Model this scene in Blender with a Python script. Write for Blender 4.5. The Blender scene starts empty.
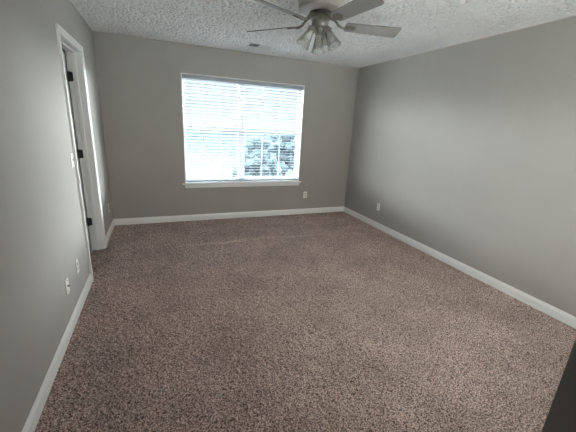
import bpy, bmesh, math, random
import numpy as np
from mathutils import Matrix, Vector

scene = bpy.context.scene
COL = scene.collection
PI = math.pi

# ------------------------------------------------------------------ camera
cam = bpy.data.cameras.new('camera')
cam.sensor_width = 36.0
cam.lens = 36.0 * 312.86 / 576.0
cam.clip_start = 0.02
cam.clip_end = 400
cam_ob = bpy.data.objects.new('camera', cam)
COL.objects.link(cam_ob)
RR, UU, FF = (0.92733591, -0.37063107, 0.05177571), (0.05841005, 0.28000423, 0.95822017), (0.36964358, 0.88556775, -0.28130656)
cam_ob.matrix_world = Matrix(((RR[0], UU[0], -FF[0], 0.65638), (RR[1], UU[1], -FF[1], -0.29735),
                              (RR[2], UU[2], -FF[2], 1.49355), (0, 0, 0, 1)))
scene.camera = cam_ob

# ------------------------------------------------------------------ light, exposure
SKY_NEAR = 1.2      # low sky and haze outside the blinds
FILL_LEFT = 64.0
FILL_RIGHT = 270.0
FILL_REAR = 0.5
SKY_HIGH = 36.0     # upper sky, set far brighter to light the room
SKY_REAR = 8.5     # warm rear sky, set to fill the room through the added window
world = bpy.data.worlds.new('overcast_sky')
scene.world = world
world.use_nodes = True
wt = world.node_tree
bg = wt.nodes['Background']
bg.inputs['Strength'].default_value = 1.0
def wnode(t, **k):
    n = wt.nodes.new(t)
    for a_, b_ in k.items(): setattr(n, a_, b_)
    return n
wtc = wnode('ShaderNodeTexCoord'); sep = wnode('ShaderNodeSeparateXYZ'); wt.links.new(wtc.outputs['Generated'], sep.inputs[0])
mz = wnode('ShaderNodeMapRange', interpolation_type='SMOOTHSTEP'); wt.links.new(sep.outputs['Z'], mz.inputs['Value'])
mz.inputs['From Min'].default_value = 0.16; mz.inputs['From Max'].default_value = 0.60
my = wnode('ShaderNodeMapRange', interpolation_type='SMOOTHSTEP'); wt.links.new(sep.outputs['Y'], my.inputs['Value'])
my.inputs['From Min'].default_value = 0.10; my.inputs['From Max'].default_value = -0.25
def wcol(c, k): return tuple(v * k for v in c) + (1,)
m1 = wnode('ShaderNodeMix', data_type='RGBA'); wt.links.new(mz.outputs[0], m1.inputs['Factor'])
m1.inputs['A'].default_value = wcol((0.86, 0.95, 1.0), SKY_NEAR); m1.inputs['B'].default_value = wcol((0.95, 0.98, 1.0), SKY_HIGH)
m2 = wnode('ShaderNodeMix', data_type='RGBA'); wt.links.new(my.outputs[0], m2.inputs['Factor'])
wt.links.new(m1.outputs['Result'], m2.inputs['A']); m2.inputs['B'].default_value = wcol((1.0, 0.95, 0.88), SKY_REAR)

# unseen bright bands low in the sky, added either side to light the walls
def step(sock, a, b):
    n = wnode('ShaderNodeMapRange', interpolation_type='SMOOTHSTEP'); wt.links.new(sock, n.inputs['Value'])
    n.inputs['From Min'].default_value = a; n.inputs['From Max'].default_value = b
    return n.outputs[0]
def mul(a, b):
    n = wnode('ShaderNodeMath', operation='MULTIPLY')
    for i, q in enumerate((a, b)):
        if isinstance(q, (int, float)): n.inputs[i].default_value = q
        else: wt.links.new(q, n.inputs[i])
    return n.outputs[0]
lowband = mul(step(sep.outputs['Z'], -0.02, 0.05), step(sep.outputs['Z'], 0.30, 0.12))
front = step(sep.outputs['Y'], 0.0, 0.15)
lf = mul(step(sep.outputs['X'], -0.15, -0.40), FILL_LEFT); rt_ = mul(step(sep.outputs['X'], 0.55, 0.75), FILL_RIGHT)
sm_ = wnode('ShaderNodeMath', operation='ADD'); wt.links.new(lf, sm_.inputs[0]); wt.links.new(rt_, sm_.inputs[1])
absx = wnode('ShaderNodeMath', operation='ABSOLUTE'); wt.links.new(sep.outputs['X'], absx.inputs[0])
rear = mul(mul(step(sep.outputs['Y'], -0.02, -0.15), step(absx.outputs[0], 0.45, 0.70)), mul(step(sep.outputs['Z'], 0.75, 0.45), FILL_REAR))
fb = mul(mul(lowband, front), sm_.outputs[0])
bsum = wnode('ShaderNodeMath', operation='ADD'); wt.links.new(fb, bsum.inputs[0]); wt.links.new(rear, bsum.inputs[1])
sky_fill = bsum.outputs[0]
bc = wnode('ShaderNodeVectorMath', operation='SCALE'); bc.inputs[0].default_value = (0.97, 0.98, 1.0); wt.links.new(sky_fill, bc.inputs['Scale'])
ad = wnode('ShaderNodeVectorMath', operation='ADD'); wt.links.new(m2.outputs['Result'], ad.inputs[0]); wt.links.new(bc.outputs[0], ad.inputs[1])
wt.links.new(ad.outputs[0], bg.inputs['Color'])

vs = scene.view_settings
vs.view_transform = 'Standard'
vs.look = 'None'
vs.gamma = 1
vs.use_curve_mapping = False
vs.exposure = 0.20
scene.cycles.max_bounces = 14
scene.cycles.diffuse_bounces = 10
scene.cycles.transparent_max_bounces = 24
scene.cycles.sample_clamp_indirect = 8

def portal(name, loc, rot, sx, sy):
    l = bpy.data.lights.new(name, 'AREA')
    l.shape = 'RECTANGLE'; l.size = sx; l.size_y = sy
    l.cycles.is_portal = True
    o = bpy.data.objects.new(name, l); COL.objects.link(o)
    o.location = loc; o.rotation_euler = rot
    return o

# ------------------------------------------------------------------ dimensions
W, D, H = 3.771, 4.497, 2.44          # room: x 0..W, y Y0..D
Y0 = -0.09                            # near wall of the room
NX, NY = 1.228, -1.9                  # entry nook the photographer stands in
WX0, WX1, WZ0, WZ1 = 0.985, 2.822, 0.56, 2.085   # window opening
WT = 0.15                             # outer wall thickness
DY0, DY1, DZ = 2.836, 3.602, 2.06     # door opening in the left wall
LT = 0.118                            # left wall thickness
BB, BT = 0.093, 0.013                 # baseboard
RX0, RX1 = 1.75, 3.35                 # added fill window, in the near wall

portal('window_portal', ((WX0 + WX1) / 2, D + WT + 0.02, (WZ0 + WZ1) / 2), (PI / 2, 0, PI), WX1 - WX0, WZ1 - WZ0)

portal('fill_window_portal', ((RX0 + RX1) / 2, Y0 - 0.14, (WZ0 + WZ1) / 2), (-PI / 2, 0, PI), RX1 - RX0, WZ1 - WZ0)

# ------------------------------------------------------------------ materials
def new_mat(name, color=(0.8, 0.8, 0.8), rough=0.5, metal=0.0, spec=0.5):
    m = bpy.data.materials.new(name); m.use_nodes = True
    b = m.node_tree.nodes['Principled BSDF']
    b.inputs['Base Color'].default_value = (*color, 1)
    b.inputs['Roughness'].default_value = rough
    b.inputs['Metallic'].default_value = metal
    b.inputs['Specular IOR Level'].default_value = spec
    return m, m.node_tree, b

def nd(nt, typ, **kw):
    n = nt.nodes.new(typ)
    for k, v in kw.items():
        if k in n.inputs: n.inputs[k].default_value = v
        else: setattr(n, k, v)
    return n

def coords(nt, scale=(1, 1, 1), rot=(0, 0, 0)):
    tc = nd(nt, 'ShaderNodeTexCoord'); mp = nd(nt, 'ShaderNodeMapping')
    mp.inputs['Scale'].default_value = scale; mp.inputs['Rotation'].default_value = rot
    nt.links.new(tc.outputs['Object'], mp.inputs['Vector'])
    return mp.outputs['Vector']

def ramp(nt, fac, stops):
    r = nd(nt, 'ShaderNodeValToRGB'); e = r.color_ramp.elements
    while len(e) < len(stops): e.new(0.5)
    for i, (p, c) in enumerate(stops):
        e[i].position = p; e[i].color = (*c, 1)
    nt.links.new(fac, r.inputs['Fac'])
    return r.outputs['Color']

def add_bump(nt, b, height, strength, dist):
    bp = nd(nt, 'ShaderNodeBump'); bp.inputs['Strength'].default_value = strength; bp.inputs['Distance'].default_value = dist
    nt.links.new(height, bp.inputs['Height']); nt.links.new(bp.outputs['Normal'], b.inputs['Normal'])

def noise_mat(name, c1, c2, scale, rough, bump=0.0, dist=0.001, bscale=None, spec=0.5, detail=4, stretch=(1, 1, 1)):
    m, nt, b = new_mat(name, c1, rough, spec=spec)
    v = coords(nt, stretch)
    n = nd(nt, 'ShaderNodeTexNoise', Scale=scale, Detail=detail); nt.links.new(v, n.inputs['Vector'])
    nt.links.new(ramp(nt, n.outputs['Fac'], [(0.3, c1), (0.7, c2)]), b.inputs['Base Color'])
    if bump:
        n2 = nd(nt, 'ShaderNodeTexNoise', Scale=bscale or scale, Detail=3); nt.links.new(v, n2.inputs['Vector'])
        add_bump(nt, b, n2.outputs['Fac'], bump, dist)
    return m

M = {}
M['wall'] = noise_mat('greige_wall_paint', (0.372, 0.358, 0.330), (0.392, 0.378, 0.350), 2.2, 0.75, 0.25, 0.0012, 90, spec=0.3)
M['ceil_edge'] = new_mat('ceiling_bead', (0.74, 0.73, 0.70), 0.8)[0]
M['trim'] = noise_mat('white_trim_paint', (0.87, 0.87, 0.85), (0.90, 0.90, 0.88), 6, 0.35, 0.05, 0.0005, 40)
M['door_paint'] = noise_mat('white_door_paint', (0.78, 0.78, 0.77), (0.82, 0.82, 0.81), 5, 0.4, 0.08, 0.0006, 60)
M['vinyl'] = noise_mat('white_window_vinyl', (0.82, 0.83, 0.84), (0.86, 0.87, 0.88), 4, 0.35)
M['plate'] = noise_mat('white_plastic_plate', (0.80, 0.79, 0.74), (0.84, 0.83, 0.78), 20, 0.3)
M['socket'] = noise_mat('white_socket_plastic', (0.68, 0.67, 0.63), (0.72, 0.71, 0.67), 20, 0.35)
M['dark'] = noise_mat('dark_slot', (0.015, 0.015, 0.015), (0.03, 0.03, 0.03), 30, 0.6)
M['brass'] = noise_mat('threaded_brass', (0.30, 0.22, 0.10), (0.34, 0.26, 0.12), 80, 0.35)
M['brass'].node_tree.nodes['Principled BSDF'].inputs['Metallic'].default_value = 0.9
M['bronze'] = noise_mat('aged_bronze_hinge', (0.035, 0.036, 0.042), (0.07, 0.07, 0.078), 60, 0.45)
M['bronze'].node_tree.nodes['Principled BSDF'].inputs['Metallic'].default_value = 0.5
M['fan_white'] = noise_mat('antique_white_fan_enamel', (0.40, 0.37, 0.33), (0.45, 0.42, 0.38), 14, 0.35)
M['fan_metal'] = noise_mat('taupe_fan_metal', (0.15, 0.138, 0.120), (0.21, 0.195, 0.172), 30, 0.35)
M['fan_metal'].node_tree.nodes['Principled BSDF'].inputs['Metallic'].default_value = 0.35
M['fan_dark'] = noise_mat('dark_fan_flywheel', (0.03, 0.03, 0.03), (0.06, 0.055, 0.05), 30, 0.5)
M['blade'] = noise_mat('pale_grey_fan_blade', (0.27, 0.265, 0.255), (0.32, 0.31, 0.295), 9, 0.4, stretch=(1, 12, 12))
M['blade_edge'] = noise_mat('dark_blade_edge', (0.10, 0.09, 0.08), (0.14, 0.13, 0.11), 9, 0.5)
M['vent'] = noise_mat('white_vent_enamel', (0.76, 0.76, 0.74), (0.80, 0.80, 0.78), 10, 0.4)
M['cord'] = noise_mat('pale_blind_cord', (0.62, 0.63, 0.63), (0.70, 0.71, 0.71), 90, 0.8)
M['tassel'] = noise_mat('grey_cord_tassel', (0.22, 0.22, 0.23), (0.28, 0.28, 0.29), 40, 0.5)
M['bulb'] = noise_mat('frosted_bulb_glass', (0.75, 0.74, 0.70), (0.80, 0.79, 0.75), 10, 0.25)

# blind slats: white vinyl, base colour darkened so the slat lines show
m, nt, b = new_mat('darkened_blind_vinyl', (0.86, 0.87, 0.87), 0.45)
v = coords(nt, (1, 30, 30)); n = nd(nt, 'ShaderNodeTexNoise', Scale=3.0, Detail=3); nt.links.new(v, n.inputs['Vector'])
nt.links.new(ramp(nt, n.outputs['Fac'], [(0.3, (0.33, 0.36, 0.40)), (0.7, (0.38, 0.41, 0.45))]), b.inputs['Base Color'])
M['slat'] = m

# ceiling: stomped drywall texture
m, nt, b = new_mat('stomp_textured_ceiling', (0.72, 0.72, 0.70), 0.9, spec=0.2)
v = coords(nt)
wv = nd(nt, 'ShaderNodeTexNoise', Scale=9.0, Detail=2); nt.links.new(v, wv.inputs['Vector'])
mix = nd(nt, 'ShaderNodeVectorMath', operation='MULTIPLY_ADD')
nt.links.new(wv.outputs['Color'], mix.inputs[0]); mix.inputs[1].default_value = (0.10, 0.10, 0.10); nt.links.new(v, mix.inputs[2])
n1 = nd(nt, 'ShaderNodeTexNoise', Scale=38.0, Detail=4, Roughness=0.6); nt.links.new(mix.outputs[0], n1.inputs['Vector'])
vo = nd(nt, 'ShaderNodeTexVoronoi', Scale=30.0); vo.feature = 'F1'; nt.links.new(mix.outputs[0], vo.inputs['Vector'])
ml = nd(nt, 'ShaderNodeMath', operation='MULTIPLY'); nt.links.new(n1.outputs['Fac'], ml.inputs[0]); nt.links.new(vo.outputs['Distance'], ml.inputs[1])
rp = ramp(nt, ml.outputs[0], [(0.10, (0, 0, 0)), (0.34, (1, 1, 1))])
add_bump(nt, b, rp, 1.0, 0.007)
b.inputs['Base Color'].default_value = (0.92, 0.925, 0.92, 1)
M['ceiling'] = m

# carpet: brown cut pile with flecked yarn
m, nt, b = new_mat('brown_carpet_pile', (0.2, 0.15, 0.12), 0.95, spec=0.1)
v = coords(nt)
n1 = nd(nt, 'ShaderNodeTexNoise', Scale=125.0, Detail=3, Roughness=0.7); nt.links.new(v, n1.inputs['Vector'])
base = ramp(nt, n1.outputs['Fac'], [(0.39, (0.062, 0.036, 0.030)), (0.48, (0.315, 0.217, 0.188)), (0.58, (0.82, 0.64, 0.58))])
n2 = nd(nt, 'ShaderNodeTexNoise', Scale=2.3, Detail=4, Roughness=0.6); nt.links.new(v, n2.inputs['Vector'])
pile_lay = ramp(nt, n2.outputs['Fac'], [(0.35, (0.86, 0.85, 0.85)), (0.68, (1.16, 1.16, 1.16))])  # lay of the pile, painted as slow lighter and darker patches
mx = nd(nt, 'ShaderNodeMix', data_type='RGBA', blend_type='MULTIPLY'); mx.inputs['Factor'].default_value = 1.0
nt.links.new(base, mx.inputs['A']); nt.links.new(pile_lay, mx.inputs['B'])
# vacuum track where laid pile catches light, painted lighter in front of the window
sp_ = nd(nt, 'ShaderNodeSeparateXYZ'); nt.links.new(v, sp_.inputs[0])
n4 = nd(nt, 'ShaderNodeTexNoise', Scale=1.6, Detail=2); nt.links.new(v, n4.inputs['Vector'])
def mth(op, a, c):
    q = nd(nt, 'ShaderNodeMath', operation=op)
    for i, z_ in enumerate((a, c)):
        if isinstance(z_, (int, float)): q.inputs[i].default_value = z_
        elif z_ is not None: nt.links.new(z_, q.inputs[i])
    return q.outputs[0]
dy = mth('ABSOLUTE', mth('ADD', mth('SUBTRACT', sp_.outputs['Y'], 3.60), mth('MULTIPLY', n4.outputs['Fac'], 0.22)), None)
def srange(sock, a, c):
    q = nd(nt, 'ShaderNodeMapRange', interpolation_type='SMOOTHSTEP'); nt.links.new(sock, q.inputs['Value'])
    q.inputs['From Min'].default_value = a; q.inputs['From Max'].default_value = c
    return q.outputs[0]
tr_m = mth('MULTIPLY', srange(dy, 0.06, 0.01), mth('MULTIPLY', srange(sp_.outputs['X'], 0.8, 1.2), srange(sp_.outputs['X'], 3.2, 2.2)))
mx2 = nd(nt, 'ShaderNodeMix', data_type='RGBA', blend_type='MULTIPLY'); nt.links.new(mth('MULTIPLY', tr_m, 0.8), mx2.inputs['Factor'])
nt.links.new(mx.outputs['Result'], mx2.inputs['A']); mx2.inputs['B'].default_value = (1.35, 1.38, 1.38, 1)
nt.links.new(mx2.outputs['Result'], b.inputs['Base Color'])
n3 = nd(nt, 'ShaderNodeTexNoise', Scale=230.0, Detail=2); nt.links.new(v, n3.inputs['Vector'])
add_bump(nt, b, n3.outputs['Fac'], 0.9, 0.007)
b.inputs['Sheen Weight'].default_value = 0.15
b.inputs['Sheen Roughness'].default_value = 0.6
M['carpet'] = m

def thin_glass(name, tint, gloss=0.08, white=0.0, rough=0.02):
    m = bpy.data.materials.new(name); m.use_nodes = True; nt = m.node_tree; nt.nodes.clear()
    out = nd(nt, 'ShaderNodeOutputMaterial'); tr = nd(nt, 'ShaderNodeBsdfTransparent'); gl = nd(nt, 'ShaderNodeBsdfGlossy')
    tr.inputs['Color'].default_value = (*tint, 1); gl.inputs['Roughness'].default_value = rough
    fr = nd(nt, 'ShaderNodeLayerWeight', Blend=0.25); mt = nd(nt, 'ShaderNodeMath', operation='MULTIPLY'); mt.inputs[1].default_value = gloss * 6
    nt.links.new(fr.outputs['Fresnel'], mt.inputs[0]); mt.use_clamp = True
    mix = nd(nt, 'ShaderNodeMixShader'); nt.links.new(mt.outputs[0], mix.inputs[0]); nt.links.new(tr.outputs[0], mix.inputs[1]); nt.links.new(gl.outputs[0], mix.inputs[2])
    last = mix
    if white:
        df = nd(nt, 'ShaderNodeBsdfTranslucent'); df.inputs['Color'].default_value = (0.8, 0.8, 0.78, 1)
        d2 = nd(nt, 'ShaderNodeBsdfDiffuse'); d2.inputs['Color'].default_value = (0.8, 0.8, 0.78, 1)
        ad = nd(nt, 'ShaderNodeMixShader'); ad.inputs[0].default_value = 0.5; nt.links.new(df.outputs[0], ad.inputs[1]); nt.links.new(d2.outputs[0], ad.inputs[2])
        m2 = nd(nt, 'ShaderNodeMixShader'); m2.inputs[0].default_value = white
        nt.links.new(mix.outputs[0], m2.inputs[1]); nt.links.new(ad.outputs[0], m2.inputs[2]); last = m2
    nt.links.new(last.outputs[0], out.inputs['Surface'])
    return m
M['pane'] = thin_glass('window_glass', (0.93, 0.96, 0.96), 0.04)
M['shade'] = thin_glass('ribbed_clear_glass', (0.93, 0.93, 0.91), 0.14, 0.16, 0.08)

# outdoors
M['asphalt'] = noise_mat('worn_pale_asphalt', (0.046, 0.052, 0.058), (0.058, 0.064, 0.072), 1.5, 0.9)
M['lawn'] = noise_mat('lawn_grass', (0.034, 0.046, 0.048), (0.046, 0.060, 0.062), 3.0, 0.9)
M['concrete'] = noise_mat('pale_concrete', (0.62, 0.62, 0.61), (0.70, 0.70, 0.69), 1.5, 0.9)
M['foliage'] = noise_mat('dusty_green_foliage', (0.060, 0.088, 0.106), (0.090, 0.122, 0.145), 2.5, 0.9, 0.8, 0.15, 5)
M['bark'] = noise_mat('grey_bark', (0.06, 0.05, 0.045), (0.09, 0.08, 0.07), 6, 0.9, stretch=(4, 4, 1))

for k_ in ('lawn', 'asphalt', 'concrete', 'foliage', 'bark'):
    M[k_].node_tree.nodes['Principled BSDF'].inputs['Specular IOR Level'].default_value = 0.0

# ------------------------------------------------------------------ mesh helpers
class MB:
    def __init__(s): s.v = []; s.f = []; s.mi = []
    def add(s, vs_, fs, T=None, mi=0):
        o = len(s.v)
        for p in vs_:
            s.v.append(tuple(T @ Vector(p)) if T is not None else tuple(p))
        for f in fs: s.f.append(tuple(i + o for i in f)); s.mi.append(mi)
        return s
    def box(s, x0, x1, y0, y1, z0, z1, T=None, mi=0):
        vs_ = [(x, y, z) for z in (z0, z1) for y in (y0, y1) for x in (x0, x1)]
        return s.add(vs_, [(0, 2, 3, 1), (4, 5, 7, 6), (0, 1, 5, 4), (2, 6, 7, 3), (0, 4, 6, 2), (1, 3, 7, 5)], T, mi)
    def prism(s, poly, a, b, axis='z', T=None, mi=0):
        """polygon (u,v) extruded along axis from a to b; u,v are the two other axes in x,y,z order"""
        def mk(u, v, w): return {'x': (w, u, v), 'y': (u, w, v), 'z': (u, v, w)}[axis]
        n = len(poly)
        vs_ = [mk(u, v, a) for u, v in poly] + [mk(u, v, b) for u, v in poly]
        fs = [tuple(range(n)), tuple(range(2 * n - 1, n - 1, -1))] + [(i, (i + 1) % n, n + (i + 1) % n, n + i) for i in range(n)]
        return s.add(vs_, fs, T, mi)
    def lathe(s, prof, n=32, T=None, mod=None, cap=True, mi=0):
        vs_ = []; fs = []
        for j, (r, z) in enumerate(prof):
            for i in range(n):
                a = 2 * PI * i / n
                rr, zz = (mod(r, z, a, j) if mod else (r, z))
                vs_.append((rr * math.cos(a), rr * math.sin(a), zz))
        for j in range(len(prof) - 1):
            for i in range(n):
                k = (i + 1) % n
                fs.append((j * n + i, j * n + k, (j + 1) * n + k, (j + 1) * n + i))
        if cap:
            fs.append(tuple(range(n - 1, -1, -1))); fs.append(tuple((len(prof) - 1) * n + i for i in range(n)))
        return s.add(vs_, fs, T, mi)
    def tube(s, pts, r, n=8, T=None, mi=0):
        pts = [Vector(p) for p in pts]; vs_ = []; fs = []
        for i, p in enumerate(pts):
            t = (pts[min(i + 1, len(pts) - 1)] - pts[max(i - 1, 0)]).normalized()
            ref = Vector((0, 0, 1)) if abs(t.z) < 0.9 else Vector((1, 0, 0))
            u = t.cross(ref).normalized(); w = t.cross(u)
            rr = r[i] if isinstance(r, (list, tuple)) else r
            for k in range(n):
                a = 2 * PI * k / n; vs_.append(tuple(p + u * (rr * math.cos(a)) + w * (rr * math.sin(a))))
        for j in range(len(pts) - 1):
            for i in range(n):
                k = (i + 1) % n; fs.append((j * n + i, j * n + k, (j + 1) * n + k, (j + 1) * n + i))
        fs.append(tuple(range(n - 1, -1, -1))); fs.append(tuple((len(pts) - 1) * n + i for i in range(n)))
        return s.add(vs_, fs, T, mi)
    def build(s, name, mats, parent=None, smooth=False, bevel=0.0, seg=2, loc=None, weld=False):
        me = bpy.data.meshes.new(name); me.from_pydata(s.v, [], s.f); me.update()
        bm = bmesh.new(); bm.from_mesh(me)
        for f, mi in zip(bm.faces, s.mi): f.material_index = mi
        if weld: bmesh.ops.remove_doubles(bm, verts=bm.verts, dist=1e-5)
        bmesh.ops.recalc_face_normals(bm, faces=bm.faces)
        bm.to_mesh(me); bm.free()
        for mm in (mats if isinstance(mats, (list, tuple)) else [mats]): me.materials.append(mm)
        if smooth:
            me.polygons.foreach_set('use_smooth', [True] * len(me.polygons))
            me.set_sharp_from_angle(angle=math.radians(38))
        o = bpy.data.objects.new(name, me); COL.objects.link(o)
        if loc: o.location = loc
        if parent: o.parent = parent
        if bevel:
            bv = o.modifiers.new('bevel', 'BEVEL'); bv.width = bevel; bv.segments = seg; bv.limit_method = 'ANGLE'
            bv.harden_normals = False
        return o

def structure(o): o['kind'] = 'structure'; return o
def empty(name, loc=(0, 0, 0), rot=(0, 0, 0)):
    o = bpy.data.objects.new(name, None); COL.objects.link(o); o.location = loc; o.rotation_euler = rot
    o.empty_display_size = 0.1
    return o
def tag(o, label, cat, group=None):
    o['label'] = label; o['category'] = cat
    if group: o['group'] = group
    return o

# ------------------------------------------------------------------ floor (deep carpet as real relief)
def value_noise(shape, cell, rng):
    h, w = shape; gh, gw = int(h / cell) + 3, int(w / cell) + 3
    g = rng.random((gh, gw)); y = np.arange(h) / cell; x = np.arange(w) / cell
    yi = y.astype(int); xi = x.astype(int); fy = (y - yi)[:, None]; fx = (x - xi)[None, :]
    fy = fy * fy * (3 - 2 * fy); fx = fx * fx * (3 - 2 * fx)
    a = g[yi][:, xi]; b_ = g[yi][:, xi + 1]; c = g[yi + 1][:, xi]; d_ = g[yi + 1][:, xi + 1]
    return (a * (1 - fx) + b_ * fx) * (1 - fy) + (c * (1 - fx) + d_ * fx) * fy

def carpet():
    rng = np.random.default_rng(4)
    step = 0.0068
    x = np.arange(-LT, W + step, step); y = np.arange(Y0 - 0.02, D + step, step)
    shp = (len(y), len(x))
    h = 0.0120 * value_noise(shp, 2.1, rng) + 0.0100 * value_noise(shp, 1.2, rng) + 0.0040 * value_noise(shp, 4.5, rng) + 0.003 * value_noise(shp, 40, rng)
    X, Y = np.meshgrid(x, y)
    # carpet seam running in from the doorway
    line = 2.745 + 0.08 * np.clip(X, 0, 1) + 0.006 * np.sin(X * 30)
    h -= 0.010 * np.exp(-((Y - line) / 0.012) ** 2) * (X < 0.42)
    Z = h - 0.0215
    n = X.size
    co = np.empty((n, 3)); co[:, 0] = X.ravel(); co[:, 1] = Y.ravel(); co[:, 2] = Z.ravel()
    idx = np.arange(n).reshape(shp)
    q = np.stack([idx[:-1, :-1], idx[:-1, 1:], idx[1:, 1:], idx[1:, :-1]], -1).reshape(-1, 4)
    base = n
    ex = [(0, NY, -0.006), (NX, NY, -0.006), (NX, Y0 - 0.015, -0.006), (0, Y0 - 0.015, -0.006)]
    co = np.vstack([co, np.array(ex)]); q = np.vstack([q, [[base, base + 1, base + 2, base + 3]]])
    me = bpy.data.meshes.new('floor'); me.vertices.add(len(co)); me.vertices.foreach_set('co', co.ravel())
    me.loops.add(q.size); me.loops.foreach_set('vertex_index', q.ravel().astype(np.int32))
    me.polygons.add(len(q)); me.polygons.foreach_set('loop_start', np.arange(0, q.size, 4, dtype=np.int32))
    me.polygons.foreach_set('loop_total', np.full(len(q), 4, dtype=np.int32))
    me.update(calc_edges=True); me.validate()
    me.polygons.foreach_set('use_smooth', [True] * len(me.polygons))
    me.materials.append(M['carpet'])
    o = bpy.data.objects.new('floor', me); COL.objects.link(o)
    structure(o)
carpet()
structure(MB().box(-2.1, W + 0.2, NY - 0.2, D + WT, -0.25, -0.02).build('floor', M['concrete']))

# ------------------------------------------------------------------ shell
CT = 0.12
def ceiling():
    """slab with a stomped texture modelled as relief on its underside"""
    rng = np.random.default_rng(11)
    step = 0.0065
    x = np.arange(-0.01, W + 0.01 + step, step); y = np.arange(Y0 - 0.01, D + 0.01 + step, step)
    shp = (len(y), len(x))
    a = value_noise(shp, 2.9, rng) * 0.55 + value_noise(shp, 1.6, rng) * 0.30 + value_noise(shp, 7.0, rng) * 0.15
    pit = np.clip((a - 0.55) / 0.05, 0, 1); pit = pit * pit * (3 - 2 * pit)
    X, Y = np.meshgrid(x, y)
    edge = np.clip(np.minimum(np.minimum(X, W - X), D - Y) / 0.06, 0, 1)
    h = (0.0190 * pit + 0.002 * value_noise(shp, 1.0, rng)) * edge + 0.001 * (1 - edge)
    n = X.size
    co = np.empty((n, 3)); co[:, 0] = X.ravel(); co[:, 1] = Y.ravel(); co[:, 2] = (H + h).ravel()
    idx = np.arange(n).reshape(shp)
    q = np.stack([idx[:-1, :-1], idx[1:, :-1], idx[1:, 1:], idx[:-1, 1:]], -1).reshape(-1, 4)
    me = bpy.data.meshes.new('ceiling')
    bx0, bx1, by0, by1, bz0, bz1 = -2.1, W + CT, NY - CT, D + WT, H + 0.024, H + 0.15
    ex = np.array([(X_, Y_, Z_) for Z_ in (bz0, bz1) for Y_ in (by0, by1) for X_ in (bx0, bx1)])
    fx = np.array([(0, 2, 3, 1), (4, 5, 7, 6), (0, 1, 5, 4), (2, 6, 7, 3), (0, 4, 6, 2), (1, 3, 7, 5)]) + n
    low = np.array([(-2.1, NY - CT, H), (NX + CT, NY - CT, H), (NX + CT, Y0 - 0.009, H), (-2.1, Y0 - 0.009, H), (-LT, Y0, H), (-2.1, Y0, H), (-2.1, D + WT, H), (-LT, D + WT, H)])
    fl = np.array([(0, 3, 2, 1), (4, 5, 6, 7)]) + n + 8
    co = np.vstack([co, ex, low]); q = np.vstack([q, fx, fl])
    me.vertices.add(len(co)); me.vertices.foreach_set('co', co.ravel())
    me.loops.add(q.size); me.loops.foreach_set('vertex_index', q.ravel().astype(np.int32))
    me.polygons.add(len(q)); me.polygons.foreach_set('loop_start', np.arange(0, q.size, 4, dtype=np.int32))
    me.polygons.foreach_set('loop_total', np.full(len(q), 4, dtype=np.int32))
    me.update(calc_edges=True); me.validate()
    sm_f = [True] * (len(q) - 8) + [False] * 8
    me.polygons.foreach_set('use_smooth', sm_f)
    me.materials.append(M['ceiling'])
    o = bpy.data.objects.new('ceiling', me); COL.objects.link(o); structure(o)
ceiling()
wb = MB()
wb.box(-LT, WX0, D, D + WT, -0.02, H); wb.box(WX1, W + CT, D, D + WT, -0.02, H)
wb.box(WX0, WX1, D, D + WT, -0.02, WZ0); wb.box(WX0, WX1, D, D + WT, WZ1, H)
structure(wb.build('wall_back', M['wall']))
structure(MB().box(W, W + CT, Y0 - CT, D, -0.02, H).build('wall_right', M['wall']))
wl = MB()
wl.box(-LT, 0, NY - CT, DY0 - 0.018, -0.02, H); wl.box(-LT, 0, DY1 + 0.018, D, -0.02, H)
wl.box(-LT, 0, DY0 - 0.018, DY1 + 0.018, DZ + 0.018, H)
structure(wl.build('wall_left', M['wall']))
wf = MB()
wf.box(NX, NX + CT, NY, Y0 - CT, -0.02, H)
wf.box(NX, RX0, Y0 - CT, Y0, -0.02, H); wf.box(RX1, W, Y0 - CT, Y0, -0.02, H)
wf.box(RX0, RX1, Y0 - CT, Y0, -0.02, WZ0); wf.box(RX0, RX1, Y0 - CT, Y0, WZ1, H)
structure(wf.build('wall_front', M['wall']))
structure(MB().box(0, NX + CT, NY - CT, NY, -0.02, H).build('wall_entry', M['wall']))
# small room beyond the open door
ab = MB()
ab.box(-2.1, -2.0, 1.4, D + WT, -0.02, H); ab.box(-2.0, -LT, 1.4, 1.5, -0.02, H); ab.box(-2.0, -LT, D, D + WT, -0.02, H)
structure(ab.build('wall_adjoining', M['wall']))
# thin painted bead where ceiling meets the right and back walls
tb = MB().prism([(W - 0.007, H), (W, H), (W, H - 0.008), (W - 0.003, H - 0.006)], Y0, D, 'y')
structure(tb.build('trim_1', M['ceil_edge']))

# baseboards: profile (out, up)
prof = [(0, 0), (BT, 0), (BT, 0.066), (BT - 0.0025, 0.068), (BT - 0.0025, 0.071), (BT - 0.004, 0.076), (BT - 0.0085, 0.088), (0.003, BB), (0, BB)]
def baseb(name, pfun, a, b, axis):
    return structure(MB().prism([pfun(u, v) for u, v in prof], a, b, axis).build(name, M['trim'], smooth=True))
bz = -0.004
baseb('baseboard_left', lambda u, v: (u, v + bz), NY, DY0 - 0.0605, 'y')
baseb('baseboard_left', lambda u, v: (u, v + bz), DY1 + 0.0605, D, 'y')
baseb('baseboard_right', lambda u, v: (W - u, v + bz), Y0, D, 'y')
baseb('baseboard_back', lambda u, v: (D - u, v + bz), 0.004, W - 0.004, 'x')
baseb('baseboard_front', lambda u, v: (Y0 + u, v + bz), NX - 0.012, W - BT, 'x')
baseb('baseboard_entry', lambda u, v: (NX - u, v + bz), NY, Y0 + BT - 0.002, 'y')

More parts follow.
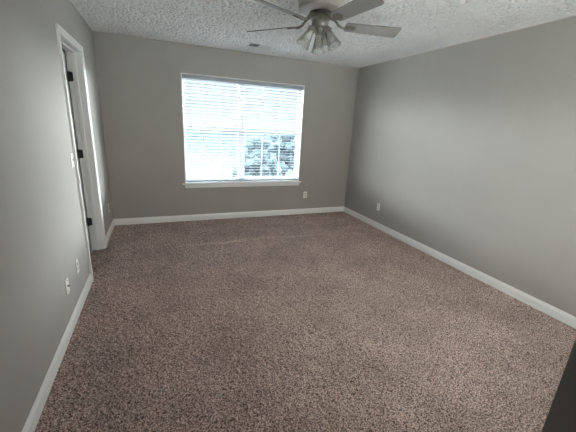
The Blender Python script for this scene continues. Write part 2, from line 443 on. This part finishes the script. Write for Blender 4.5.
# ------------------------------------------------------------------ doorway in the left wall
JT = 0.018
door = structure(empty('door_1', (0, (DY0 + DY1) / 2, 0)))
oy = -(DY0 + DY1) / 2
def dpart(mb, name, mat, parent=door, off=True, **k):
    o = mb.build(name, mat, parent, **k)
    if off: o.location = (0, oy, 0)
    return o
jb = MB()
jb.box(-LT, 0.001, DY0 - JT, DY0, -0.012, DZ + JT); jb.box(-LT, 0.001, DY1, DY1 + JT, -0.012, DZ + JT); jb.box(-LT, 0.001, DY0, DY1, DZ, DZ + JT)
dpart(jb, 'jamb', M['trim'])
sb = MB()
sb.box(-0.080, -0.046, DY0, DY0 + 0.011, -0.012, DZ); sb.box(-0.080, -0.046, DY1 - 0.011, DY1, -0.012, DZ); sb.box(-0.080, -0.046, DY0, DY1, DZ - 0.011, DZ)
dpart(sb, 'door_stop', M['trim'], bevel=0.002)
# casing: profile (across from inner edge, out)
cp = [(0.0, 0), (0.0, 0.009), (0.004, 0.012), (0.012, 0.0125), (0.018, 0.010), (0.030, 0.0135), (0.046, 0.0175), (0.054, 0.0175), (0.057, 0.014), (0.057, 0)]
def casing(xw, sgn, name):
    mb = MB(); rv = 0.004
    n = len(cp); vs_ = []; fs = []
    def corner(u, o, which):
        yL, yR, zt = DY0 - rv - u, DY1 + rv + u, DZ + rv + u
        return {0: (xw + sgn * o, yL, -0.012), 1: (xw + sgn * o, yL, zt), 2: (xw + sgn * o, yR, zt), 3: (xw + sgn * o, yR, -0.012)}[which]
    for k in range(4):
        for u, o in cp: vs_.append(corner(u, o, k))
    for k in range(3):
        for i in range(n):
            j = (i + 1) % n
            fs.append((k * n + i, k * n + j, (k + 1) * n + j, (k + 1) * n + i))
    fs.append(tuple(range(n))); fs.append(tuple(3 * n + i for i in range(n - 1, -1, -1)))
    mb.add(vs_, fs)
    dpart(mb, name, M['trim'], smooth=True)
casing(0.0, 1, 'casing'); casing(-LT, -1, 'casing')

# open door slab, swung into the adjoining room on the far jamb
slab_e = MB()
DWd, DHt, DTk = DY1 - DY0 - 0.006, DZ - 0.012, 0.035
# local: hinge axis at origin, slab along -y when closed; x from 0 (adjoining side) to DTk
slab_e.box(0, DTk, -DWd, -0.003, 0.010, DHt)
leafm = MB()
for (y0, y1) in ((-DWd + 0.11, -DWd / 2 - 0.045), (-DWd / 2 + 0.045, -0.11)):
    for (z0, z1) in ((0.22, 0.80), (0.92, 1.60), (1.70, 1.93)):
        for x0, x1 in ((-0.003, 0.001), (DTk - 0.001, DTk + 0.003)):
            leafm.box(x0, x1, y0, y1, z0, z1)
ang = -math.radians(172)
slab = slab_e.build('door_leaf', M['door_paint'], door, bevel=0.002)
slab.location = (-LT - 0.020, DY1 + 0.010 + oy, 0); slab.rotation_euler = (0, 0, ang)
pn = leafm.build('raised_panel', M['door_paint'], slab, bevel=0.008)
kn = MB()
for sg, x0 in ((1, DTk), (-1, 0)):
    T = Matrix.Translation((x0, -DWd + 0.06, 0.92)) @ Matrix.Rotation(sg * PI / 2, 4, 'Y')
    kn.lathe([(0.032, 0), (0.032, 0.004), (0.026, 0.009), (0.012, 0.012), (0.011, 0.035), (0.022, 0.042), (0.027, 0.052), (0.024, 0.064), (0.010, 0.069)], 24, T)
kn.build('door_knob', M['bronze'], slab, smooth=True)
for hz in (1.832, 1.082, 0.335):
    hb = MB()
    x0, x1, zz, rr = -LT + 0.000, -LT + 0.030, 0.044, 0.013
    poly = [(x0, hz - zz), (x1 - rr, hz - zz)] + [(x1 - rr + rr * math.sin(t), hz - zz + rr - rr * math.cos(t)) for t in (PI / 6, PI / 3, PI / 2)] \
        + [(x1 - rr + rr * math.cos(t), hz + zz - rr + rr * math.sin(t)) for t in (0, PI / 6, PI / 3, PI / 2)] + [(x0, hz + zz)]
    hb.prism(poly, DY1 - 0.0028, DY1 + 0.001, 'y')
    hb.tube([(-LT - 0.007, DY1 - 0.004, hz - zz - 0.003), (-LT - 0.007, DY1 - 0.004, hz + zz + 0.003)], 0.0075, 12)
    for q in (-0.028, 0.028):
        hb.lathe([(0.0042, 0), (0.003, 0.0015)], 10, Matrix.Translation((-LT + 0.015, DY1 - 0.0028, hz + q)) @ Matrix.Rotation(PI / 2, 4, 'X'))
    dpart(hb, 'hinge', M['bronze'], smooth=True)

# ------------------------------------------------------------------ window
win = structure(empty('window_1', ((WX0 + WX1) / 2, D, WZ0)))
ox, oyw, oz = -(WX0 + WX1) / 2, -D, -WZ0
def wpart(mb, name, mat, parent=None, **k):
    o = mb.build(name, mat, parent or win, **k)
    if parent is None: o.location = (ox, oyw, oz)
    return o
# painted return lining the opening
rt = MB(); t_ = 0.012
rt.box(WX0, WX0 + t_, D - 0.001, D + 0.09, WZ0, WZ1); rt.box(WX1 - t_, WX1, D - 0.001, D + 0.09, WZ0, WZ1); rt.box(WX0 + t_, WX1 - t_, D + 0.0, D + 0.09, WZ1 - t_, WZ1)
wpart(rt, 'window_return', M['trim'])
F0, F1 = D + 0.088, D + WT
fr = MB(); fw = 0.022
fr.box(WX0, WX0 + fw, F0, F1, WZ0, WZ1); fr.box(WX1 - fw, WX1, F0, F1, WZ0, WZ1)
fr.box(WX0 + fw, WX1 - fw, F0, F1, WZ0, WZ0 + fw); fr.box(WX0 + fw, WX1 - fw, F0, F1, WZ1 - fw, WZ1)
wpart(fr, 'window_frame', M['vinyl'], bevel=0.002)
MX = 1.848; mw = 0.026
wpart(MB().box(MX - mw, MX + mw, F0 - 0.004, F1, WZ0 + fw, WZ1 - fw), 'mullion', M['vinyl'], bevel=0.002)
ZM = 1.345
for x0, x1 in ((WX0 + fw, MX - mw), (MX + mw, WX1 - fw)):
    for upper in (0, 1):
        z0, z1 = ((ZM - 0.022, WZ1 - fw) if upper else (WZ0 + fw, ZM + 0.022))
        y0, y1 = ((D + 0.122, D + 0.144) if upper else (D + 0.094, D + 0.118))
        s = MB(); st, br, tr_ = 0.026, (0.040 if upper else 0.055), (0.034 if upper else 0.040)
        s.box(x0, x0 + st, y0, y1, z0, z1); s.box(x1 - st, x1, y0, y1, z0, z1)
        s.box(x0 + st, x1 - st, y0, y1, z0, z0 + br); s.box(x0 + st, x1 - st, y0, y1, z1 - tr_, z1)
        so = wpart(s, 'sash', M['vinyl'], bevel=0.002)
        ym = (y0 + y1) / 2
        po = MB().box(x0 + st, x1 - st, ym + 0.003, ym + 0.0035, z0 + br, z1 - tr_).build('pane', M['pane'], so)
        g = MB(); gx = [x0 + st + (x1 - x0 - 2 * st) * k / 3 for k in (1, 2)]
        for q in gx: g.box(q - 0.008, q + 0.008, ym + 0.0045, ym + 0.006, z0 + br, z1 - tr_)
        g.build('muntin', M['vinyl'], so)
    lk = MB(); xc = (x0 + x1) / 2
    lk.box(xc - 0.028, xc + 0.028, D + 0.092, D + 0.118, ZM + 0.022, ZM + 0.030); lk.box(xc - 0.008, xc + 0.026, D + 0.094, D + 0.108, ZM + 0.030, ZM + 0.040)
    wpart(lk, 'sash_lock', M['vinyl'], bevel=0.002)
# stool with horns and apron
sl = MB()
SZ = 0.578
sl.prism([(WX0 - 0.038, D - 0.030), (WX1 + 0.034, D - 0.030), (WX1 + 0.034, D), (WX1, D), (WX1, D + 0.088), (WX0, D + 0.088), (WX0, D), (WX0 - 0.038, D)], WZ0 - 0.004, SZ, 'z')
wpart(sl, 'window_sill', M['trim'], bevel=0.004, seg=3)
ap = MB().prism([(D - 0.001, WZ0 - 0.055), (D - 0.009, WZ0 - 0.053), (D - 0.014, WZ0 - 0.040), (D - 0.016, WZ0 - 0.006), (D - 0.016, WZ0 - 0.004), (D - 0.001, WZ0 - 0.004)], WX0 - 0.002, WX1 + 0.002, 'x')
wpart(ap, 'apron', M['trim'], smooth=True)

# unseen window added in the near wall to fill the room with daylight
w2 = structure(empty('fill_window', ((RX0 + RX1) / 2, Y0, WZ0)))
o2 = (-(RX0 + RX1) / 2, -Y0, -WZ0)
f2 = MB(); ya, yb = Y0 - CT, Y0 - CT + 0.05; xm = (RX0 + RX1) / 2
f2.box(RX0, RX0 + 0.05, ya, yb, WZ0, WZ1); f2.box(RX1 - 0.05, RX1, ya, yb, WZ0, WZ1); f2.box(xm - 0.04, xm + 0.04, ya, yb, WZ0, WZ1)
f2.box(RX0 + 0.05, xm - 0.04, ya, yb, WZ0, WZ0 + 0.05); f2.box(xm + 0.04, RX1 - 0.05, ya, yb, WZ0, WZ0 + 0.05)
f2.box(RX0 + 0.05, xm - 0.04, ya, yb, WZ1 - 0.05, WZ1); f2.box(xm + 0.04, RX1 - 0.05, ya, yb, WZ1 - 0.05, WZ1)
f2.box(RX0 + 0.05, xm - 0.04, ya, yb, ZM - 0.02, ZM + 0.02); f2.box(xm + 0.04, RX1 - 0.05, ya, yb, ZM - 0.02, ZM + 0.02)
f2.build('window_frame', M['vinyl'], w2).location = o2
for x0, x1 in ((RX0 + 0.05, xm - 0.04), (xm + 0.04, RX1 - 0.05)):
    for z0, z1 in ((WZ0 + 0.05, ZM - 0.02), (ZM + 0.02, WZ1 - 0.05)):
        MB().box(x0, x1, ya + 0.02, ya + 0.0205, z0, z1).build('pane', M['pane'], w2).location = o2
s2_ = MB().prism([(RX0 - 0.036, Y0 + 0.030), (RX1 + 0.036, Y0 + 0.030), (RX1 + 0.036, Y0), (RX1, Y0), (RX1, yb), (RX0, yb), (RX0, Y0), (RX0 - 0.036, Y0)], WZ0 - 0.004, SZ, 'z')
s2_.build('window_sill', M['trim'], w2, bevel=0.004).location = o2

# ------------------------------------------------------------------ blind
BX0, BX1 = WX0 + 0.016, WX1 - 0.016
YB = D + 0.042
blind = tag(empty('window_blind', ((BX0 + BX1) / 2, YB, SZ)), 'wide white two inch slat blind lowered with slats open in the window', 'window blind')
bo = (-(BX0 + BX1) / 2, -YB, -SZ)
def bpart(mb, name, mat, **k):
    o = mb.build(name, mat, blind, **k); o.location = bo; return o
bpart(MB().box(BX0, BX1, YB - 0.022, YB + 0.028, 2.030, 2.071), 'headrail', M['vinyl'], bevel=0.002)
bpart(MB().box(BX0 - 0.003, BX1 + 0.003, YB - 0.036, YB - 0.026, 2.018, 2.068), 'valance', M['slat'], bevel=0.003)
PITCH = 0.0445; SW = 0.025; zs = []
z = 0.628
while z < 2.018: zs.append(z); z += PITCH
TILT = math.radians(-12)
sm = MB()
rnd = random.Random(3)
for z in zs:
    ti = TILT + rnd.uniform(-0.015, 0.015); pr = []
    for k in range(7):
        u = -SW + 2 * SW * k / 6; crown = 0.0032 * (1 - (u / SW) ** 2)
        pr.append((u, crown))
    poly = [(u, c + 0.0034) for u, c in pr] + [(u, c) for u, c in reversed(pr)]
    poly = [(YB + u * math.cos(ti) - c * math.sin(ti), z + u * math.sin(ti) + c * math.cos(ti)) for u, c in poly]
    sm.prism(poly, BX0 + 0.003, BX1 - 0.003, 'x')
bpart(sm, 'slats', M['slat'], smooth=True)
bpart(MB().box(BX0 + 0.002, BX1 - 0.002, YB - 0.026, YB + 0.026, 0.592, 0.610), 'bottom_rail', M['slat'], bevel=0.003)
for x in (BX0 + 0.13, BX0 + 0.13 + (BX1 - BX0 - 0.26) / 3, BX0 + 0.13 + 2 * (BX1 - BX0 - 0.26) / 3, BX1 - 0.13):
    lc = MB()
    for yy in (YB - SW - 0.0015, YB + SW + 0.0015): lc.tube([(x, yy, 0.600), (x, yy, 2.030)], 0.0010, 6)
    for z in zs: lc.tube([(x + 0.003, YB - SW - 0.001, z - 0.0012), (x + 0.003, YB + SW + 0.001, z - 0.0012)], 0.0006, 4)
    bpart(lc, 'ladder_cord', M['cord'])
def pull(x, zb, name, dz=0.02):
    c = MB()
    c.tube([(x, YB - 0.032, 2.02), (x - 0.002, YB - 0.033, (2.02 + zb) / 2), (x - 0.003, YB - 0.034, zb)], 0.0011, 6)
    c.tube([(x + 0.010, YB - 0.032, 2.02), (x + 0.010, YB - 0.033, (2.02 + zb) / 2), (x + 0.012, YB - 0.034, zb + dz)], 0.0011, 6)
    co = bpart(c, name, M['cord'])
    t2 = MB()
    for xx, zz in ((x - 0.003, zb), (x + 0.012, zb + dz)):
        t2.lathe([(0.002, 0.004), (0.004, 0.0), (0.0065, -0.022), (0.0055, -0.030), (0.002, -0.032)], 12, Matrix.Translation((xx, YB - 0.034, zz)))
    t2.build('tassel', M['tassel'], co, smooth=True)
pull(BX0 + 0.085, 1.39, 'tilt_cord'); pull(BX1 - 0.100, 1.44, 'lift_cord', 0.03)

# ------------------------------------------------------------------ wall plates (local: plate in the xz plane, facing -y)
def duplex(name, label, loc, rz, cat='outlet', group=None):
    r = tag(empty(name, loc, (0, 0, rz)), label, cat, group)
    MB().box(-0.035, 0.035, -0.0055, 0, -0.057, 0.057).build('cover_plate', M['plate'], r, bevel=0.003, seg=3)
    for s_ in (-1, 1):
        zc = s_ * 0.0195
        poly = []
        for k in range(20):
            a = 2 * PI * k / 20; poly.append((0.0175 * math.cos(a), zc + max(-0.0135, min(0.0135, 0.0175 * math.sin(a)))))
        so = MB().prism(poly, -0.0075, -0.001, 'y').build('receptacle', M['socket'], r)
        sl_ = MB().box(-0.0078, -0.0052, -0.0082, -0.005, zc - 0.001, zc + 0.0085).box(0.0052, 0.0072, -0.0082, -0.005, zc + 0.0, zc + 0.0075)
        sl_.lathe([(0.0028, 0), (0.0028, 0.0032)], 10, Matrix.Translation((0, -0.005, zc - 0.0065)) @ Matrix.Rotation(PI / 2, 4, 'X'))
        sl_.build('slot', M['dark'], so)
    MB().lathe([(0.0032, 0), (0.0028, 0.0018)], 12, Matrix.Translation((0, -0.0055, 0)) @ Matrix.Rotation(PI / 2, 4, 'X')).build('screw', M['socket'], r)
    return r

def jack(name, label, loc, rz):
    r = tag(empty(name, loc, (0, 0, rz)), label, 'wall jack')
    MB().box(-0.035, 0.035, -0.0055, 0, -0.057, 0.057).build('cover_plate', M['plate'], r, bevel=0.003, seg=3)
    c = MB(); T = Matrix.Translation((0, -0.005, 0)) @ Matrix.Rotation(PI / 2, 4, 'X')
    c.lathe([(0.0075, 0), (0.0075, 0.003), (0.0048, 0.003), (0.0048, 0.012), (0.0025, 0.012), (0.0025, 0.004)], 6 * 3, T)
    c.build('coax_connector', M['bronze'], r, smooth=True)
    for q in (-0.042, 0.042): MB().lathe([(0.0034, 0), (0.003, 0.0015)], 12, Matrix.Translation((0, -0.0055, q)) @ Matrix.Rotation(PI / 2, 4, 'X')).build('screw', M['dark'], r)
    return r

RL, RRt = PI / 2, -PI / 2   # plates on the left wall face +x, on the right wall face -x
jack('cable_jack_plate', 'white cable jack plate low on the left wall, nearest the camera, dark centre', (0, 2.085, 0.325), RL)
duplex('wall_outlet', 'white outlet low on the left wall, just before the near door casing', (0, 2.400, 0.331), RL)
duplex('wall_outlet', 'small white outlet on the left wall between the doorway and the back corner', (0, 4.215, 0.325), RL)
duplex('wall_outlet', 'white outlet on the back wall just below and right of the window', (2.955, D, 0.339), 0)
duplex('wall_outlet', 'white outlet low on the right wall above the baseboard', (W, 3.530, 0.331), RRt)
bp_ = MB().box(-0.035, 0.035, -0.004, 0, -0.057, 0.057).build('blank_wall_plate', M['wall'], bevel=0.002, loc=(W, 3.835, 0.325))
bp_.rotation_euler = (0, 0, RRt)
tag(bp_, 'blank cover plate painted the wall colour, low on the right wall near the back corner', 'wall plate')
sw = tag(empty('light_switch', (0, 2.700, 1.125), (0, 0, RL)), 'white toggle light switch on the left wall beside the near door casing', 'light switch')
MB().box(-0.035, 0.035, -0.0055, 0, -0.057, 0.057).build('cover_plate', M['plate'], sw, bevel=0.003, seg=3)
MB().prism([(-0.0055, -0.010), (-0.004, -0.012), (-0.020, 0.006), (-0.019, 0.011), (-0.004, 0.010)], -0.0048, 0.0048, 'x').build('toggle', M['socket'], sw)
for q in (-0.030, 0.030): MB().lathe([(0.0032, 0), (0.0028, 0.0015)], 12, Matrix.Translation((0, -0.0055, q)) @ Matrix.Rotation(PI / 2, 4, 'X')).build('screw', M['socket'], sw)

# ------------------------------------------------------------------ ceiling register
VX0, VX1, VY0, VY1 = 1.775, 2.085, 3.89, 4.10
vent = tag(empty('ceiling_vent', ((VX0 + VX1) / 2, (VY0 + VY1) / 2, H)), 'white two way ceiling air register in front of the window wall', 'air vent')
vo_ = (-(VX0 + VX1) / 2, -(VY0 + VY1) / 2, -H)
f = MB(); bw = 0.020
for (a0, a1, b0, b1) in ((VX0, VX1, VY0, VY0 + bw), (VX0, VX1, VY1 - bw, VY1), (VX0, VX0 + bw, VY0 + bw, VY1 - bw), (VX1 - bw, VX1, VY0 + bw, VY1 - bw)):
    f.box(a0, a1, b0, b1, H - 0.008, H)
f.box((VX0 + VX1) / 2 - 0.006, (VX0 + VX1) / 2 + 0.006, VY0 + bw, VY1 - bw, H - 0.010, H)
f.build('vent_frame', M['vent'], vent, bevel=0.002).location = vo_
MB().box(VX0 + bw, VX1 - bw, VY0 + bw, VY1 - bw, H - 0.0015, H - 0.0005).build('duct_shade_sheet', M['dark'], vent).location = vo_  # thin dark sheet standing in for the shade inside the duct
lv = MB(); nL = 16
for k in range(nL):
    x = VX0 + bw + (VX1 - VX0 - 2 * bw) * (k + 0.5) / nL
    a = math.radians(-37 if k < nL // 2 else 42)
    T = Matrix.Translation((x, 0, H - 0.0085)) @ Matrix.Rotation(a, 4, 'Y')
    lv.box(-0.0075, 0.0075, VY0 + bw, VY1 - bw, -0.0006, 0.0006, T)
lv.build('louvers', M['vent'], vent).location = vo_

# ------------------------------------------------------------------ ceiling fan
FX, FY, BZ = 1.883, 2.204, 2.255
TH0, FR, BWd, PIT = -0.235, 0.66, 0.131, 0.294
fan = tag(empty('ceiling_fan', (FX, FY, H)), 'flush mounted five blade ceiling fan with grey blades and glass shaded light kit', 'ceiling fan')
def zl(z): return z - H
MB().lathe([(0.165, 0), (0.172, zl(2.437)), (0.175, zl(2.43)), (0.175, zl(2.405)), (0.172, zl(2.402)), (0.172, zl(2.362)), (0.168, zl(2.350)), (0.156, zl(2.343)), (0.120, zl(2.338)), (0.07, zl(2.336))], 56).build('motor_housing', M['fan_white'], fan, smooth=True)
MB().lathe([(0.085, zl(2.337)), (0.086, zl(2.320)), (0.082, zl(2.316))], 40).build('flywheel', M['fan_dark'], fan, smooth=True)
MB().lathe([(0.072, zl(2.318)), (0.078, zl(2.306)), (0.078, zl(2.290)), (0.070, zl(2.284)), (0.060, zl(2.280)), (0.064, zl(2.272)), (0.066, zl(2.246)), (0.060, zl(2.236)), (0.045, zl(2.228)),
            (0.046, zl(2.215)), (0.040, zl(2.200)), (0.026, zl(2.188)), (0.022, zl(2.180))], 40).build('switch_housing', M['fan_metal'], fan, smooth=True)
fn = MB().lathe([(0.020, zl(2.182)), (0.022, zl(2.170)), (0.017, zl(2.152)), (0.013, zl(2.146)), (0.006, zl(2.140))], 24).build('finial', M['fan_white'], fan, smooth=True)

def rounded_blade():
    """outline in (r, t): root narrower, rounded tip corners"""
    r0, r1 = 0.205, FR; w0, w1 = 0.052, BWd / 2; c = 0.020; pts = []
    pts += [(r0 + 0.012, -w0), ]
    pts += [(r1 - c + c * math.sin(t), -w1 + c - c * math.cos(t)) for t in [k * PI / 10 for k in range(6)]]
    pts += [(r1 - c + c * math.cos(t), w1 - c + c * math.sin(t)) for t in [k * PI / 10 for k in range(6)]]
    pts += [(r0 + 0.012, w0), (r0, w0 - 0.014), (r0, -w0 + 0.014)]
    return pts
outline = rounded_blade()
for k in range(5):
    a = TH0 + k * 2 * PI / 5
    # local x outwards, local y counter-clockwise; pitch lowers the +y edge
    T = Matrix.Translation((0, 0, zl(BZ))) @ Matrix.Rotation(a, 4, 'Z') @ Matrix.Rotation(-PIT, 4, 'X')
    b_ = MB(); n = len(outline)
    vs_ = [(x, y, -0.003) for x, y in outline] + [(x, y, 0.003) for x, y in outline]
    b_.add(vs_, [tuple(range(n)), tuple(range(2 * n - 1, n - 1, -1))], T, 0)
    b_.add(vs_, [(i, (i + 1) % n, n + (i + 1) % n, n + i) for i in range(n)], T, 1)
    bo_ = b_.build('fan_blade', [M['blade'], M['blade_edge']], fan, weld=True)
    ir = MB()
    Tz = Matrix.Rotation(a, 4, 'Z')
    ir.tube([(0.070, 0, zl(2.312)), (0.100, 0, zl(2.306)), (0.130, 0, zl(2.285)), (0.150, 0, zl(2.262)), (0.180, 0, zl(BZ - 0.006)), (0.215, 0, zl(BZ - 0.007))], [0.011, 0.010, 0.009, 0.009, 0.010, 0.008], 10, Tz)
    # medallion plate under the blade root
    oval = [(0.245 + 0.050 * math.cos(q), 0.034 * math.sin(q)) for q in [2 * PI * j / 24 for j in range(24)]]
    ir.prism(oval, -0.0075, -0.003, 'z', T)
    ring = [(0.245 + 0.040 * math.cos(q), 0.026 * math.sin(q), -0.009) for q in [2 * PI * j / 24 for j in range(25)]]
    ir.tube(ring, 0.0028, 6, T)
    for (sx, sy) in ((0.262, -0.013), (0.262, 0.013), (0.222, 0)):
        ir.lathe([(0.0055, -0.0072), (0.0045, -0.011), (0.001, -0.0118)], 12, T @ Matrix.Translation((sx, sy, 0)))
    ir.build('blade_iron', M['fan_metal'], fan, smooth=True)

# light kit: three tulip shades, one turned away from the entry
va = math.atan2(FY + 0.297, FX - 0.656)
for k in range(3):
    a = va + k * 2 * PI / 3
    Tz = Matrix.Rotation(a, 4, 'Z')
    arm = MB().tube([(0.030, 0, zl(2.214)), (0.046, 0, zl(2.224)), (0.058, 0, zl(2.226)), (0.066, 0, zl(2.216))], 0.010, 12, Tz)
    Ts = Tz @ Matrix.Translation((0.062, 0, zl(2.220))) @ Matrix.Rotation(math.radians(-32), 4, 'Y')
    arm.lathe([(0.018, 0.006), (0.030, 0.0), (0.032, -0.010), (0.032, -0.022), (0.027, -0.026)], 24, Ts)
    for j in range(3):
        q = 2 * PI * j / 3 + 0.4
        arm.lathe([(0.0035, 0.030), (0.0045, 0.036), (0.0045, 0.040)], 8, Ts @ Matrix.Translation((0, 0, -0.016)) @ Matrix.Rotation(q, 4, 'Z') @ Matrix.Rotation(PI / 2, 4, 'Y'))
    ao = arm.build('lamp_arm', M['fan_metal'], fan, smooth=True)
    sp = [(0.0255, -0.012), (0.026, -0.026), (0.030, -0.042), (0.035, -0.062), (0.039, -0.085), (0.043, -0.108), (0.049, -0.132), (0.056, -0.154)]
    prof2 = sp + [(r - 0.0028, z) for r, z in reversed(sp)]
    def mod(r, z, t, j):
        w = max(0.0, min(1.0, (-z - 0.03) / 0.10))
        return r * (1 + 0.035 * w * math.cos(16 * t)), z - 0.004 * w * w * math.cos(16 * t)
    MB().lathe(prof2, 96, Ts, mod, cap=False).build('lamp_shade', M['shade'], fan, smooth=True)
    MB().lathe([(0.012, -0.015), (0.013, -0.040), (0.022, -0.062), (0.0255, -0.080), (0.022, -0.096), (0.010, -0.105), (0.002, -0.107)], 24, Ts).build('light_bulb', M['bulb'], fan, smooth=True)
for (a, L) in ((va + 2.1 + PI / 2, 0.10), (va - 0.6, 0.07)):
    pc = MB()
    x, y = 0.062 * math.cos(a), 0.062 * math.sin(a)
    pc.tube([(x, y, zl(2.262)), (x * 1.12, y * 1.12, zl(2.258)), (x * 1.13, y * 1.13, zl(2.258 - L))], 0.0011, 6)
    pc.lathe([(0.001, 0), (0.004, -0.006), (0.005, -0.018), (0.002, -0.024)], 10, Matrix.Translation((x * 1.13, y * 1.13, zl(2.258 - L))))
    pc.build('pull_chain', M['fan_metal'], fan, smooth=True)

# ------------------------------------------------------------------ outdoors, seen between the slats, plus added bounce surfaces
GZ = -2.9
structure(MB().box(-60, 70, -60, 120, GZ - 0.3, GZ).build('ground', M['lawn']))
structure(MB().box(-60, 70, -60.0, -1.9 - 0.6, GZ, GZ + 0.03).build('paving', M['concrete']))  # unseen pale slab, added to bounce light in through the rear window
structure(MB().box(-60, -6.0, D + 1.5, 60.0, GZ, GZ + 0.04).build('bounce_ground', M['concrete']))  # unseen pale ground, added to throw light up at ceiling and walls
structure(MB().box(19.0, 70, D + 1.5, 30.0, GZ, GZ + 0.04).build('bounce_ground', M['concrete']))  # same added bounce surface on the right, out of view
structure(MB().box(-5.9, 9.0, 19.5, 44.0, GZ, GZ + 0.03).build('paving', M['asphalt']))
def tree(x, y, h, r, seed, label):
    t = tag(empty('tree', (x, y, GZ)), label, 'tree', None)
    rn = random.Random(seed); tr_ = MB()
    tr_.tube([(0, 0, -0.1), (0.05, 0, h * 0.3), (0.0, 0.1, h * 0.6)], [r * 0.10, r * 0.07, r * 0.03], 10)
    for j in range(4):
        q = rn.uniform(0, 6.28); tr_.tube([(0.03, 0, h * 0.3), (math.cos(q) * r * 0.5, math.sin(q) * r * 0.5, h * 0.6)], [r * 0.04, r * 0.015], 8)
    tr_.build('trunk', M['bark'], t, smooth=True)
    bm = bmesh.new()
    for j in range(90):
        q = rn.uniform(0, 6.28); el = rn.uniform(0, 1); rad = r * rn.uniform(0.15, 0.95) * (1 - 0.60 * el)
        c = Vector((math.cos(q) * rad, math.sin(q) * rad, h * (0.30 + 0.62 * el)))
        s0 = r * rn.uniform(0.12, 0.24)
        g = bmesh.ops.create_icosphere(bm, subdivisions=2, radius=s0, matrix=Matrix.Translation(c))
        for v_ in g['verts']:
            v_.co = c + (v_.co - c) * rn.uniform(0.75, 1.25)
    me = bpy.data.meshes.new('crown'); bm.to_mesh(me); bm.free(); me.materials.append(M['foliage'])
    o = bpy.data.objects.new('crown', me); COL.objects.link(o); o.parent = t
tree(6.4, 19.0, 3.7, 1.5, 1, 'bushy green tree outside, leftmost of the trees seen through the right sash')
tree(9.4, 22.0, 4.1, 1.7, 2, 'bushy green tree outside, middle one of those seen through the right sash')
tree(12.4, 24.0, 3.4, 1.5, 3, 'bushy green tree outside, rightmost one seen through the right sash')
